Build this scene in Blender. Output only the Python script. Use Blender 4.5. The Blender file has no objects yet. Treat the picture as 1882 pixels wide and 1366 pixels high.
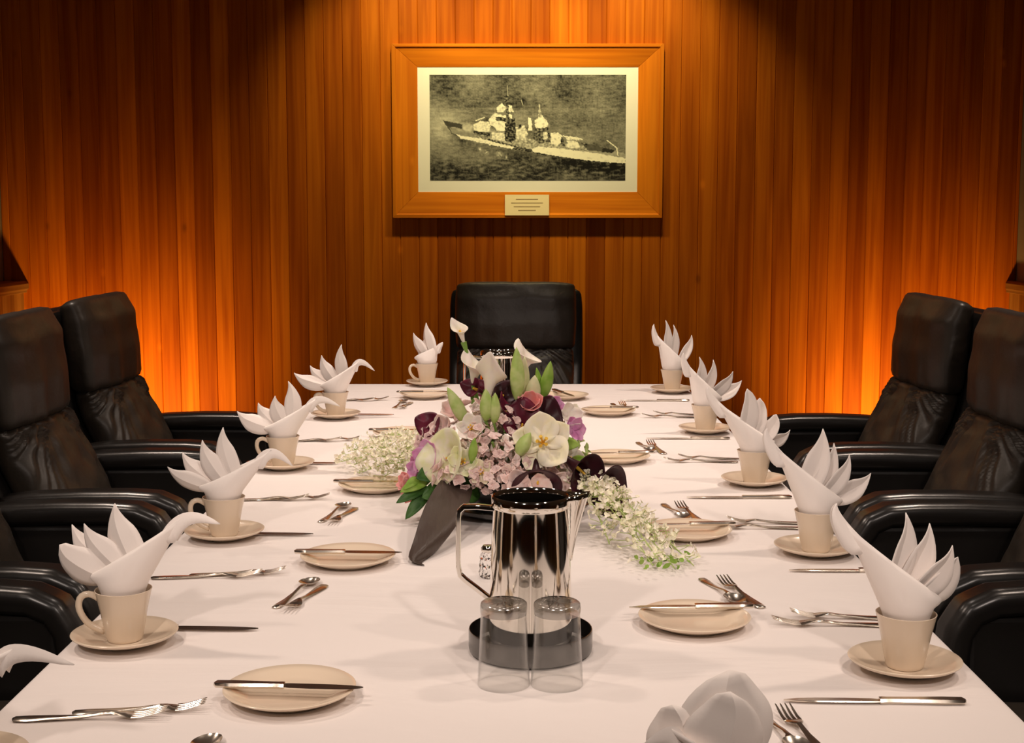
import bpy, bmesh, math, random
from mathutils import Vector, Matrix, noise
R = math.radians
rnd = random.Random(7)
SC = bpy.context.scene
COL = SC.collection

# ------------------------------------------------------------------ camera, world, light, exposure
F = 2500.0; PITCH = R(6.57); CAMH = 1.40; TH = 0.744; BACK = 6.70
cd = bpy.data.cameras.new('camera'); cam = bpy.data.objects.new('camera', cd); COL.objects.link(cam)
cam.location = (0, 0, CAMH); cam.rotation_euler = (math.pi/2 - PITCH, 0, 0)
cd.sensor_width = 36; cd.lens = F/1882*36; cd.clip_start = 0.02
SC.camera = cam
SC.view_settings.view_transform = 'Standard'; SC.view_settings.look = 'None'
SC.view_settings.exposure = 0.0; SC.view_settings.gamma = 1.0; SC.view_settings.use_curve_mapping = False
w = bpy.data.worlds.new('world'); SC.world = w; w.use_nodes = True
w.node_tree.nodes['Background'].inputs[0].default_value = (0.02, 0.02, 0.025, 1)
w.node_tree.nodes['Background'].inputs[1].default_value = 1.0

def spot(name, loc, target, power, size, color, radius=0.04, blend=0.6):
    l = bpy.data.lights.new(name, 'SPOT'); l.energy = power; l.spot_size = R(size); l.spot_blend = blend
    l.color = color; l.shadow_soft_size = radius
    o = bpy.data.objects.new(name, l); COL.objects.link(o); o.location = loc
    o.rotation_euler = (Vector(target)-Vector(loc)).to_track_quat('-Z', 'Y').to_euler()
    return o
WARM = (1.0, 0.80, 0.66)
# ceiling downlights over both long sides of the table
for sx in (-1, 1):
    for yy, pw in ((0.9, 50), (2.5, 60), (4.15, 112)):
        spot('overhead_spot', (sx*1.45, yy, 2.86), (sx*0.55, yy+0.05, 0.74), pw, 84, WARM, 0.09, 0.8)
for yy, pw in ((1.7, 27), (3.3, 40), (4.85, 76)):
    spot('overhead_spot', (0.0, yy, 2.86), (0, yy, 0.74), pw, 76, (1.0, 0.84, 0.73), 0.07, 0.9)
# two added fill spots behind the camera, brightening napkins and table from the front
for sx in (-1, 1):
    spot('overhead_spot', (sx*1.0, -0.7, 2.84), (sx*0.15, 2.9, 0.85), 150, 42, (1.0, 0.84, 0.74), 0.09, 1.0)
# a row of three picture spotlights washing the panelled wall
for xx, pw in ((-0.46, 50), (0.08, 52), (0.60, 50)):
    spot('picture_spotlight', (xx, BACK-0.60, 2.86), (xx*1.0, BACK, 1.85), pw*1.05, 88, (1.0, 0.82, 0.46), 0.04, 0.85)
# uplights on the floor behind the chairs in both corners
spot('corner_uplight', (-1.92, BACK-0.70, 0.12), (-1.90, BACK, 0.50), 118, 105, (1.0, 0.55, 0.14), 0.05, 1.0)
spot('corner_uplight', (1.98, BACK-0.70, 0.12), (1.96, BACK, 0.50), 108, 105, (1.0, 0.55, 0.14), 0.05, 1.0)

# ------------------------------------------------------------------ helpers
def table_pt(px, py, z=TH):
    """point at height z seen in the photograph's pixel (px,py)"""
    dx, dy = (px-941)/F, (683-py)/F
    c, s = math.cos(PITCH), math.sin(PITCH)
    d = Vector((dx, c+dy*s, -s+dy*c))
    t = (z-CAMH)/d.z
    return Vector((0, 0, CAMH)) + d*t
def depth_pt(px, py, y):
    dx, dy = (px-941)/F, (683-py)/F
    c, s = math.cos(PITCH), math.sin(PITCH)
    d = Vector((dx, c+dy*s, -s+dy*c))
    return Vector((0, 0, CAMH)) + d*(y/d.y)

class MB:
    def __init__(s): s.v = []; s.f = []
    def add(s, verts, faces, M=None):
        o = len(s.v)
        s.v += [tuple(M @ Vector(p)) if M is not None else tuple(p) for p in verts]
        s.f += [tuple(o+i for i in f) for f in faces]
        return s
    def grid(s, rows, close_u=False, close_v=False, cap=False, M=None):
        n, m = len(rows), len(rows[0]); V = [p for r in rows for p in r]; Fc = []
        for i in range(n-1 if not close_v else n):
            for j in range(m if close_u else m-1):
                a, b = i*m+j, i*m+(j+1) % m; c, d = ((i+1) % n)*m+(j+1) % m, ((i+1) % n)*m+j
                Fc.append((a, b, c, d))
        if cap:
            Fc.append(tuple(range(m))[::-1]); Fc.append(tuple((n-1)*m+j for j in range(m)))
        return s.add(V, Fc, M)
    def lathe(s, prof, n=48, M=None):
        rows = [[(r*math.cos(2*math.pi*k/n), r*math.sin(2*math.pi*k/n), z) for k in range(n)] for r, z in prof]
        return s.grid(rows, close_u=True, M=M)
    def tube(s, pts, r, n=10, flat=1.0, cap=True, M=None, up=(0, 0, 1)):
        pts = [Vector(p) for p in pts]; rr = r if isinstance(r, (list, tuple)) else [r]*len(pts); rows = []
        for i, p in enumerate(pts):
            t = (pts[min(i+1, len(pts)-1)]-pts[max(i-1, 0)]).normalized()
            u = Vector(up) if abs(t.dot(Vector(up))) < .95 else Vector((1, 0.1, 0))
            a = t.cross(u).normalized(); b = a.cross(t)
            rows.append([p+(a*math.cos(2*math.pi*k/n)+b*flat*math.sin(2*math.pi*k/n))*rr[i] for k in range(n)])
        return s.grid(rows, close_u=True, cap=cap, M=M)
    def box(s, x0, x1, y0, y1, z0, z1, M=None):
        v = [(x, y, z) for x in (x0, x1) for y in (y0, y1) for z in (z0, z1)]
        return s.add(v, [(0, 1, 3, 2), (4, 6, 7, 5), (0, 4, 5, 1), (2, 3, 7, 6), (0, 2, 6, 4), (1, 5, 7, 3)], M)
    def build(s, name, mat, parent=None, smooth=True, angle=40, bevel=0, sub=0, solid=0, solid_off=0):
        me = bpy.data.meshes.new(name); me.from_pydata(s.v, [], s.f); me.validate()
        bm = bmesh.new(); bm.from_mesh(me); bmesh.ops.remove_doubles(bm, verts=bm.verts, dist=1e-6)
        if not solid: bmesh.ops.recalc_face_normals(bm, faces=bm.faces)
        bm.to_mesh(me); bm.free()
        if smooth:
            me.shade_smooth()
            if angle < 180:
                try: me.set_sharp_from_angle(angle=R(angle))
                except Exception: pass
        o = bpy.data.objects.new(name, me); COL.objects.link(o); me.materials.append(mat)
        if parent is not None: o.parent = parent
        if solid:
            m = o.modifiers.new('solid', 'SOLIDIFY'); m.thickness = solid; m.offset = solid_off
        if bevel:
            m = o.modifiers.new('bevel', 'BEVEL'); m.width = bevel; m.segments = 3; m.limit_method = 'ANGLE'; m.angle_limit = R(35)
        if sub:
            m = o.modifiers.new('sub', 'SUBSURF'); m.levels = sub; m.render_levels = sub
        return o

def thing(name, label, cat, loc=(0, 0, 0), rz=0, group=None):
    o = bpy.data.objects.new(name, None); COL.objects.link(o); o.location = loc; o.rotation_euler = (0, 0, rz)
    o.empty_display_size = .05
    return tag(o, label, cat, group)
def tag(o, label, cat, group=None):
    o['label'] = label; o['category'] = cat
    if group: o['group'] = group
    return o
def struct(o): o['kind'] = 'structure'; return o
def place(o, loc, rz=0): o.location = loc; o.rotation_euler = (0, 0, rz); return o
def copy_tree(o, parent=None):
    c = o.copy(); COL.objects.link(c); c.parent = parent
    for ch in list(o.children): copy_tree(ch, c)
    return c

# ------------------------------------------------------------------ materials
def mat(name, col, rough=.5, metal=0, spec=.5, coat=0, trans=0, ior=1.45, sss=0, sheen=0):
    m = bpy.data.materials.new(name); m.use_nodes = True; b = m.node_tree.nodes['Principled BSDF']; I = b.inputs
    I['Base Color'].default_value = (*col, 1); I['Roughness'].default_value = rough; I['Metallic'].default_value = metal
    I['Specular IOR Level'].default_value = spec; I['Coat Weight'].default_value = coat
    I['Transmission Weight'].default_value = trans; I['IOR'].default_value = ior
    if sss: I['Subsurface Weight'].default_value = sss; I['Subsurface Radius'].default_value = (.02, .01, .006); I['Subsurface Scale'].default_value = .3
    if sheen: I['Sheen Weight'].default_value = sheen
    return m
def nd(m, t, **k):
    n = m.node_tree.nodes.new(t)
    for a, b in k.items():
        if hasattr(n, a): setattr(n, a, b)
    return n
def lk(m, a, b): m.node_tree.links.new(a, b)
def bsdf(m): return m.node_tree.nodes['Principled BSDF']
def math_n(m, op, a, b=None):
    n = nd(m, 'ShaderNodeMath', operation=op)
    for i, x in enumerate((a, b)):
        if x is None: continue
        if isinstance(x, (int, float)): n.inputs[i].default_value = x
        else: lk(m, x, n.inputs[i])
    return n.outputs[0]
def mixc(m, fac, a, b, mode='MIX'):
    n = nd(m, 'ShaderNodeMix', data_type='RGBA', blend_type=mode)
    for i, x in ((0, fac), (6, a), (7, b)):
        if isinstance(x, (int, float)): n.inputs[i].default_value = x
        elif isinstance(x, tuple): n.inputs[i].default_value = (*x, 1)
        else: lk(m, x, n.inputs[i])
    return n.outputs[2]
def ramp(m, fac, stops):
    n = nd(m, 'ShaderNodeValToRGB'); e = n.color_ramp.elements
    while len(e) < len(stops): e.new(.5)
    for i, (p, c) in enumerate(stops): e[i].position = p; e[i].color = (*c, 1) if len(c) == 3 else c
    lk(m, fac, n.inputs[0]); return n.outputs[0]
def add_bump(m, scale, strength, dist=.001, detail=3, coord='Object', stretch=None):
    tc = nd(m, 'ShaderNodeTexCoord'); n = nd(m, 'ShaderNodeTexNoise'); n.inputs['Scale'].default_value = scale; n.inputs['Detail'].default_value = detail
    mp = nd(m, 'ShaderNodeMapping'); mp.inputs['Scale'].default_value = stretch or (1, 1, 1)
    lk(m, tc.outputs[coord], mp.inputs[0]); lk(m, mp.outputs[0], n.inputs['Vector'])
    b = nd(m, 'ShaderNodeBump'); b.inputs['Strength'].default_value = strength; b.inputs['Distance'].default_value = dist
    lk(m, n.outputs[0], b.inputs['Height']); lk(m, b.outputs[0], bsdf(m).inputs['Normal']); return b

BW = 0.0912   # width of one wall board
def wood(name, base_a, base_b, axis=2, boards=True, rough=.55, knots=True, bw=BW, board_axis=0):
    """pine boards; grain runs along `axis`, boards follow one another along `board_axis`"""
    m = mat(name, base_a, rough, spec=.08)
    tc = nd(m, 'ShaderNodeTexCoord'); sp = nd(m, 'ShaderNodeSeparateXYZ'); lk(m, tc.outputs['Object'], sp.inputs[0])
    cell = math_n(m, 'FLOOR', math_n(m, 'DIVIDE', sp.outputs[board_axis], bw)) if boards else None
    mp = nd(m, 'ShaderNodeMapping'); sc = [38, 38, 38]; sc[axis] = 1.1; mp.inputs['Scale'].default_value = sc
    cmb = nd(m, 'ShaderNodeCombineXYZ')
    off = math_n(m, 'MULTIPLY', cell, 3.713) if boards else None
    for i in range(3):
        if i == axis and boards: lk(m, math_n(m, 'ADD', sp.outputs[i], off), cmb.inputs[i])
        else: lk(m, sp.outputs[i], cmb.inputs[i])
    lk(m, cmb.outputs[0], mp.inputs[0])
    n1 = nd(m, 'ShaderNodeTexNoise'); n1.inputs['Scale'].default_value = 1.0; n1.inputs['Detail'].default_value = 5; n1.inputs['Distortion'].default_value = .6
    lk(m, mp.outputs[0], n1.inputs['Vector'])
    col = ramp(m, n1.outputs[0], [(.3, base_b), (.62, base_a)])
    # slow cloudiness along each board
    mp2 = nd(m, 'ShaderNodeMapping'); s2 = [5, 5, 5]; s2[axis] = 1.0; mp2.inputs['Scale'].default_value = s2; lk(m, cmb.outputs[0], mp2.inputs[0])
    n2 = nd(m, 'ShaderNodeTexNoise'); n2.inputs['Scale'].default_value = 1.2; lk(m, mp2.outputs[0], n2.inputs['Vector'])
    col = mixc(m, .55, col, ramp(m, n2.outputs[0], [(.3, (.62, .52, .45)), (.7, (1.25, 1.25, 1.2))]), 'MULTIPLY')
    if boards:
        wn = nd(m, 'ShaderNodeTexWhiteNoise', noise_dimensions='1D'); lk(m, cell, wn.inputs['W'])
        col = mixc(m, 1.0, col, ramp(m, wn.outputs[0], [(0, (.66, .58, .5)), (.5, (.88, .86, .82)), (1, (1.08, 1.14, 1.1))]), 'MULTIPLY')
    if knots:
        mk = nd(m, 'ShaderNodeMapping'); s3 = [7.5, 7.5, 7.5]; s3[axis] = 4.2; s3[3-axis-board_axis] = 0.0; mk.inputs['Scale'].default_value = s3
        lk(m, tc.outputs['Object'], mk.inputs[0])
        vo = nd(m, 'ShaderNodeTexVoronoi'); vo.inputs['Scale'].default_value = 1.0; lk(m, mk.outputs[0], vo.inputs['Vector'])
        sep = nd(m, 'ShaderNodeSeparateColor'); lk(m, vo.outputs['Color'], sep.inputs[0])
        keep = math_n(m, 'GREATER_THAN', sep.outputs[0], .72)
        dk = ramp(m, vo.outputs['Distance'], [(0, (1, 1, 1)), (.05, (.9, .9, .9)), (.10, (.25, .25, .25)), (.15, (0, 0, 0))])
        msk = math_n(m, 'MULTIPLY', dk, keep)
        light = math_n(m, 'GREATER_THAN', sep.outputs[1], .5)
        kc = mixc(m, light, tuple(x*.45 for x in base_b), tuple(min(1, x*1.25) for x in base_a))
        col = mixc(m, math_n(m, 'MULTIPLY', msk, .6), col, kc)
    lk(m, col, bsdf(m).inputs['Base Color'])
    b = nd(m, 'ShaderNodeBump'); b.inputs['Strength'].default_value = .12; b.inputs['Distance'].default_value = .001
    lk(m, n1.outputs[0], b.inputs['Height']); lk(m, b.outputs[0], bsdf(m).inputs['Normal'])
    return m

M = {}
M['wood'] = wood('pine_boards', (.56, .150, .006), (.37, .078, .002))
M['frame_h'] = wood('frame_wood_horizontal', (.66, .20, .008), (.50, .125, .004), axis=0, boards=False, board_axis=2)
M['frame_v'] = wood('frame_wood_vertical', (.66, .20, .008), (.50, .125, .004), axis=2, boards=False)
M['cap'] = wood('cap_wood', (.36, .20, .06), (.25, .12, .03), axis=1, boards=False, knots=False)
M['side'] = wood('side_boards', (.42, .22, .06), (.28, .13, .03), board_axis=1, knots=False)
M['plaster'] = mat('pale_plaster', (.30, .26, .20), .9); add_bump(M['plaster'], 60, .2)
M['ceil'] = mat('ceiling_paint', (.16, .14, .12), .9); add_bump(M['ceil'], 40, .2)
M['carpet'] = mat('dark_carpet', (.035, .028, .024), 1, spec=.1); add_bump(M['carpet'], 300, .8, .004)
# tablecloth: woven, softly wrinkled
m = mat('tablecloth_cotton', (.84, .78, .755), .85, spec=.2, sheen=.15); M['cloth'] = m
tc = nd(m, 'ShaderNodeTexCoord')
n1 = nd(m, 'ShaderNodeTexNoise'); n1.inputs['Scale'].default_value = 3.2; n1.inputs['Detail'].default_value = 4; n1.inputs['Distortion'].default_value = .8
n2 = nd(m, 'ShaderNodeTexNoise'); n2.inputs['Scale'].default_value = 420; n2.inputs['Detail'].default_value = 1
mp = nd(m, 'ShaderNodeMapping'); mp.inputs['Scale'].default_value = (.55, 1.6, 1); lk(m, tc.outputs['Object'], mp.inputs[0]); lk(m, mp.outputs[0], n1.inputs['Vector']); lk(m, tc.outputs['Object'], n2.inputs['Vector'])
b1 = nd(m, 'ShaderNodeBump'); b1.inputs['Strength'].default_value = .55; b1.inputs['Distance'].default_value = .012; lk(m, n1.outputs[0], b1.inputs['Height'])
b2 = nd(m, 'ShaderNodeBump'); b2.inputs['Strength'].default_value = .12; b2.inputs['Distance'].default_value = .0006; lk(m, n2.outputs[0], b2.inputs['Height']); lk(m, b1.outputs[0], b2.inputs['Normal'])
lk(m, b2.outputs[0], bsdf(m).inputs['Normal'])
M['napkin'] = mat('napkin_linen', (.92, .85, .81), .8, spec=.2, sheen=.1); add_bump(M['napkin'], 260, .12, .0008)
M['china'] = mat('cream_china', (.76, .63, .49), .18, spec=.5, coat=.25)
M['steel'] = mat('polished_steel', (.82, .78, .72), .06, metal=1)
M['cutlery'] = mat('cutlery_steel', (.78, .71, .62), .24, metal=1)
M['dkmetal'] = mat('brushed_dark_steel', (.16, .155, .15), .28, metal=1)
M['glass'] = mat('clear_glass', (1, 1, 1), .01, trans=1, ior=1.47)

m = bpy.data.materials.new('thin_glass'); m.use_nodes = True; M['thin'] = m
m.node_tree.nodes.remove(bsdf(m)); tr = nd(m, 'ShaderNodeBsdfTransparent'); gl_ = nd(m, 'ShaderNodeBsdfGlossy'); gl_.inputs['Roughness'].default_value = .02
tr.inputs[0].default_value = (.965, .965, .96, 1); lw = nd(m, 'ShaderNodeLayerWeight'); lw.inputs[0].default_value = .5; mx = nd(m, 'ShaderNodeMixShader')
lk(m, math_n(m, 'ADD', math_n(m, 'MULTIPLY', math_n(m, 'POWER', lw.outputs[1], 4.0), .95), .035), mx.inputs[0]); lk(m, tr.outputs[0], mx.inputs[1]); lk(m, gl_.outputs[0], mx.inputs[2]); lk(m, mx.outputs[0], m.node_tree.nodes['Material Output'].inputs[0])
m = M['foot'] = M['thin'].copy(); m.name = 'pressed_glass'
for n in m.node_tree.nodes:
    if n.type == 'BSDF_GLOSSY': n.inputs['Roughness'].default_value = .16
    if n.type == 'BSDF_TRANSPARENT': n.inputs[0].default_value = (.80, .79, .77, 1)
    if n.type == 'MATH' and n.operation == 'ADD': n.inputs[1].default_value = .22
M['leather'] = mat('black_leather', (.026, .020, .0145), .42, spec=.55)
bp = add_bump(M['leather'], 26, .35, .006, 4)
M['leather_arm'] = mat('black_leather_glossy', (.013, .0115, .0105), .27, spec=.6); add_bump(M['leather_arm'], 18, .15, .004)
M['black'] = mat('black_plastic', (.012, .012, .012), .35)
M['brass'] = mat('brass_plaque', (.86, .72, .38), .4, metal=.15)
M['ink'] = mat('engraving', (.35, .24, .10), .6)
M['mount'] = mat('cream_mount', (.90, .88, .70), .7, spec=.2)
def petal_mat(name, c, c2=None, rough=.55, sss=.15):
    m = mat(name, c, rough, spec=.3, sss=sss)
    if c2:
        tc = nd(m, 'ShaderNodeTexCoord'); n = nd(m, 'ShaderNodeTexNoise'); n.inputs['Scale'].default_value = 38; lk(m, tc.outputs['Object'], n.inputs['Vector'])
        lk(m, ramp(m, n.outputs[0], [(.38, c), (.62, c2)]), bsdf(m).inputs['Base Color'])
    return m
M['calla_w'] = petal_mat('calla_white', (.86, .80, .66), (.84, .74, .68))
M['calla_d'] = petal_mat('calla_burgundy', (.045, .008, .014), (.028, .006, .010), .4, 0)
M['calla_r'] = petal_mat('calla_wine', (.14, .012, .035), (.07, .008, .02), .4, 0)
M['spadix'] = mat('yellow_spadix', (.80, .48, .05), .7)
M['green'] = petal_mat('fresh_green', (.20, .36, .045), (.30, .44, .09), .45, .05)
M['bud'] = petal_mat('bud_green', (.36, .50, .13), (.52, .60, .25), .45, .05)
M['palebud'] = petal_mat('pale_bud', (.62, .62, .36), (.74, .68, .45))
M['leafd'] = petal_mat('dark_leaf', (.03, .09, .018), (.06, .15, .03), .4, 0)
M['pink'] = petal_mat('blush_pink', (.84, .56, .52), (.86, .72, .66))
M['coral'] = petal_mat('coral_pink', (.80, .26, .24), (.80, .40, .38))
M['mauve'] = petal_mat('mauve', (.58, .20, .42), (.70, .38, .58))
M['stock'] = petal_mat('stock_blush', (.86, .66, .62), (.80, .56, .52))
M['cream'] = petal_mat('cream_petal', (.92, .84, .58), (.90, .82, .66))
M['palegreen'] = petal_mat('pale_green_petal', (.74, .74, .42), (.80, .76, .60))
M['spray'] = petal_mat('spray_blossom', (.90, .86, .62), (.92, .84, .72))
M['stem'] = mat('stem_green', (.18, .32, .06), .5)
M['ribbon'] = mat('brown_leaf', (.060, .042, .034), .42, spec=.4); add_bump(M['ribbon'], 14, .4, .006, stretch=(6, 1, 1))

# ------------------------------------------------------------------ the room
def plank_wall(name, x0, x1, y, z0, z1):
    mb = MB(); n0 = math.floor(x0/BW); n1 = math.ceil(x1/BW); prof = []
    for k in range(n0, n1):
        a, b = max(k*BW, x0), min((k+1)*BW, x1)
        if b-a < .01: continue
        prof += [(a, y+.004), (a+.0035, y), (b-.0035, y), (b, y+.004)]
    rows = [[(x, yy, z) for x, yy in prof] for z in (z0, z1)]
    mb.grid(rows)
    mb.box(x0, x1, y+.006, y+.10, z0, z1)
    return struct(mb.build(name, M['wood'], smooth=False))
plank_wall('wall_back', -2.5, 2.48, BACK, 0, 2.9)
mb = MB().box(-2.6, -2.5, -2.6, BACK+.1, 0, 2.9); struct(mb.build('wall_left', M['plaster'], smooth=False))
mb = MB().box(2.48, 2.58, -2.6, BACK+.1, 0, 2.9); struct(mb.build('wall_right', M['plaster'], smooth=False))
mb = MB()
mb.box(-2.6, 2.6, -2.6, -2.5, 0, 2.9)
struct(mb.build('wall_front', M['side'], smooth=False))
struct(MB().box(-2.6, 2.6, -2.6, BACK+.1, -.1, 0).build('floor', M['carpet'], smooth=False))
struct(MB().box(-2.6, 2.6, -2.6, BACK+.1, 2.9, 3.0).build('ceiling', M['ceil'], smooth=False))
# wainscot with a cap along the side walls
o = MB().box(-2.5, -2.405, -2.4, BACK, 0, 1.02).build('trim_1', M['side'], smooth=False); struct(o)
cp = MB()
cap_prof = [(0, 1.02), (.112, 1.02), (.112, 1.032), (.122, 1.04), (.122, 1.066), (.108, 1.078), (0, 1.078)]
cp.grid([[(-2.5+a, y, z) for a, z in cap_prof] for y in (-2.4, BACK)], close_u=True, cap=True)
struct(cp.build('trim_2', M['cap'], smooth=False, bevel=.003))
struct(MB().box(2.45, 2.48, -2.4, BACK, 0, 1.02).build('trim_3', M['side'], smooth=False))
cp = MB(); cp.grid([[(2.48-a*.42, y, z) for a, z in cap_prof] for y in (-2.4, BACK)], close_u=True, cap=True)
struct(cp.build('trim_4', M['cap'], smooth=False, bevel=.003))

# ------------------------------------------------------------------ framed ship photograph
def wallpt(px, py, d=0): return depth_pt(px, py, BACK-d)
fr = thing('framed_photograph', 'black and white photograph of a warship in a wide wooden frame on the wall', 'picture frame',
           (0, 0, 0))
LIP = .036
il, ir = wallpt(768, 200).x, wallpt(1172, 200).x; it, ib = wallpt(940, 124).z, wallpt(940, 353).z
ol, orr = wallpt(722, 400, LIP).x, wallpt(1217, 400, LIP).x; ot, ob = wallpt(940, 80, LIP).z, wallpt(940, 401, LIP).z
fr.location = ((ol+orr)/2, BACK, ob)
FO = Vector(fr.location)
yw, yo, yi = BACK-.0005, BACK-LIP, BACK-.014
def member(pi0, pi1, po0, po1, m):
    # inner edge pi, outer edge po; sloped face from the protruding outer lip to the inner edge
    mb = MB(); rows = []
    for (pi, po) in ((pi0, po0), (pi1, po1)):
        i = Vector((pi[0], 0, pi[1])); o = Vector((po[0], 0, po[1])); e = o.lerp(i, .14); e2 = o.lerp(i, .17)
        rows.append([Vector((o.x, yw, o.z))-FO, Vector((o.x, yo, o.z))-FO, Vector((e.x, yo, e.z))-FO, Vector((e2.x, yo+.006, e2.z))-FO,
                     Vector((i.x, yi, i.z))-FO, Vector((i.x, yw, i.z))-FO])
    mb.grid(rows, close_u=True, cap=True)
    return mb.build('frame_member', m, fr, smooth=False, bevel=.0015)
member((il, it), (ir, it), (ol, ot), (orr, ot), M['frame_h'])
member((il, ib), (ir, ib), (ol, ob), (orr, ob), M['frame_h'])
member((il, ib), (il, it), (ol, ob), (ol, ot), M['frame_v'])
member((ir, ib), (ir, it), (orr, ob), (orr, ot), M['frame_v'])
MB().box(il-FO.x, ir-FO.x, -.012, -.004, ib-FO.z, it-FO.z).build('mount_board', M['mount'], fr, smooth=False)
# the print: a fine grid with one colour per point
pl, pr, pt, pb = wallpt(790, 200).x, wallpt(1150, 200).x, wallpt(940, 138).z, wallpt(940, 332).z
NX, NY = 330, 178
def seg(px, py, ax, ay, bx, by):
    dx, dy = bx-ax, by-ay; t = max(0, min(1, ((px-ax)*dx+(py-ay)*dy)/(dx*dx+dy*dy+1e-9)))
    return math.hypot(px-ax-t*dx, py-ay-t*dy), t
def inpoly(x, y, P):
    c = False; j = len(P)-1
    for i in range(len(P)):
        if (P[i][1] > y) != (P[j][1] > y) and x < (P[j][0]-P[i][0])*(y-P[i][1])/(P[j][1]-P[i][1])+P[i][0]: c = not c
        j = i
    return c
# shapes in print coordinates: x 0..360, y 0..194 (down), value
SHAPES = [
 ([(24, 83), (62, 88), (110, 100), (200, 122), (262, 128), (330, 140), (360, 146), (360, 163), (300, 158), (215, 148), (150, 136), (60, 116), (40, 108)], .10),
 ([(24, 83), (34, 84), (70, 88), (120, 101), (200, 121), (270, 128), (358, 143), (360, 152), (260, 146), (180, 136), (110, 118), (50, 106)], .40),
 ([(48, 108), (80, 112), (120, 124), (156, 132), (152, 136), (110, 128), (55, 116)], .95),
 ([(186, 136), (200, 131), (250, 136), (310, 144), (360, 153), (360, 163), (300, 158), (240, 150), (190, 141)], .97),
 ([(36, 96), (60, 104), (110, 112), (112, 118), (60, 112), (40, 106)], .30),
 ([(26, 84), (60, 90), (58, 98), (30, 93)], .08), ([(62, 90), (78, 92), (76, 104), (60, 100)], .55),
 ([(80, 92), (92, 84), (108, 86), (112, 98), (106, 106), (82, 102)], .82), ([(80, 103), (112, 106), (110, 112), (82, 108)], .04),
 ([(108, 82), (120, 70), (134, 74), (150, 72), (152, 84), (120, 96), (110, 92)], .86),
 ([(120, 92), (140, 88), (150, 94), (144, 104), (122, 102)], .92), ([(114, 106), (136, 106), (140, 122), (114, 118)], .72),
 ([(138, 88), (156, 78), (158, 118), (150, 124), (138, 120)], .06), ([(136, 38), (146, 36), (147, 48), (138, 50)], .12),
 ([(122, 60), (132, 52), (140, 60), (136, 68), (124, 68)], .80), ([(142, 54), (150, 56), (154, 68), (144, 68)], .75),
 ([(140, 48), (144, 48), (146, 80), (140, 80)], .14),
 ([(120, 76), (150, 80), (150, 86), (122, 84)], .10),
 ([(158, 96), (174, 92), (180, 108), (176, 120), (160, 118)], .70), ([(162, 92), (168, 90), (170, 96), (163, 98)], .1),
 ([(180, 78), (187, 78), (188, 102), (181, 102)], .95), ([(192, 84), (206, 74), (218, 88), (214, 98), (194, 98)], .90),
 ([(200, 62), (203, 62), (206, 78), (199, 78)], .5),
 ([(192, 98), (218, 96), (222, 122), (200, 126), (190, 116)], .14), ([(208, 104), (216, 104), (216, 118), (208, 118)], .7),
 ([(222, 106), (236, 106), (244, 112), (242, 124), (234, 130), (222, 126)], .93), ([(240, 112), (246, 118), (248, 132), (242, 130)], .05),
 ([(248, 112), (274, 114), (274, 120), (250, 118)], .80), ([(252, 120), (272, 122), (276, 134), (254, 134)], .88),
 ([(276, 122), (300, 128), (330, 136), (328, 142), (290, 138)], .12), ([(318, 134), (340, 138), (336, 143), (316, 142)], .04)]
SPOTS = [(345, 128, 8), (300, 131, 3), (128, 146, 5), (140, 152, 3), (92, 136, 3), (104, 142, 3), (250, 128, 3)]
vals = []; verts = []
for j in range(NY+1):
    for i in range(NX+1):
        x, y = i/NX*360, j/NY*194
        verts.append((pl-FO.x+(pr-pl)*i/NX, -.0128, pt-FO.z+(pb-pt)*j/NY))
        n = noise.noise((x*.09, y*.22, 1)); n2 = noise.noise((x*.33, y*.5, 5)); n3 = noise.noise((x*.018, y*.03, 9))
        v = .20+.10*n+.10*n2+.12*n3-(.12 if y > 120 else 0)*min(1, (y-120)/60 if y > 120 else 0)
        v += .22*math.exp(-((x-20)**2/1400+(y-90)**2/1500))-.05*(y < 60)
        if y > 150: v += .16*max(0, n)*math.exp(-((y-175)**2)/300)
        d, t = seg(x, y, 26, 98, 60, 122); v -= .12*math.exp(-d*d/30)
        d, t = seg(x, y, 230, 158, 360, 172); v -= .13*math.exp(-d*d/120)
        for (a, b, r) in SPOTS[2:]:
            v += .5*math.exp(-((x-a)**2+(y-b)**2)/(r*r))*(.6+n2)
        jx, jy = x+noise.noise((x*.25, y*.25, 3))*1.6, y+noise.noise((x*.25, y*.25, 7))*1.6
        for P, val in SHAPES:
            if inpoly(jx, jy, P): v = val*(.92+.35*noise.noise((x*.16, y*.2, 4)))+(.38*noise.noise((x*.28, y*.34, 2)) if 80 < x < 290 and P is not SHAPES[3][0] else 0)
        for (ax, ay, bx, by, wd, val) in ((143, 20, 143, 38, .5, .40), (168, 46, 171, 56, .6, .45),
                                          (326, 120, 344, 134, 1.0, .75), (344, 134, 346, 148, 1.0, .85), (201, 54, 202, 66, .7, .6), (246, 112, 280, 118, 1.1, .9), (84, 84, 100, 78, .9, .8)):
            d, t = seg(x, y, ax, ay, bx, by)
            if d < wd: v = val
        vals.append(max(.015, min(.95, v)))
faces = [(j*(NX+1)+i, (j+1)*(NX+1)+i, (j+1)*(NX+1)+i+1, j*(NX+1)+i+1) for j in range(NY) for i in range(NX)]
me = bpy.data.meshes.new('photo_print'); me.from_pydata(verts, [], faces)
ca = me.color_attributes.new('tone', 'FLOAT_COLOR', 'POINT')
buf = []
for v in vals:
    v = min(.97, (v*1.18)**1.12); buf += [v*.95, v*.93, v*.66, 1]
ca.data.foreach_set('color', buf)
m = mat('photographic_paper', (.5, .5, .5), .4, spec=.3); a = nd(m, 'ShaderNodeAttribute', attribute_name='tone'); lk(m, a.outputs['Color'], bsdf(m).inputs['Base Color'])
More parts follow.
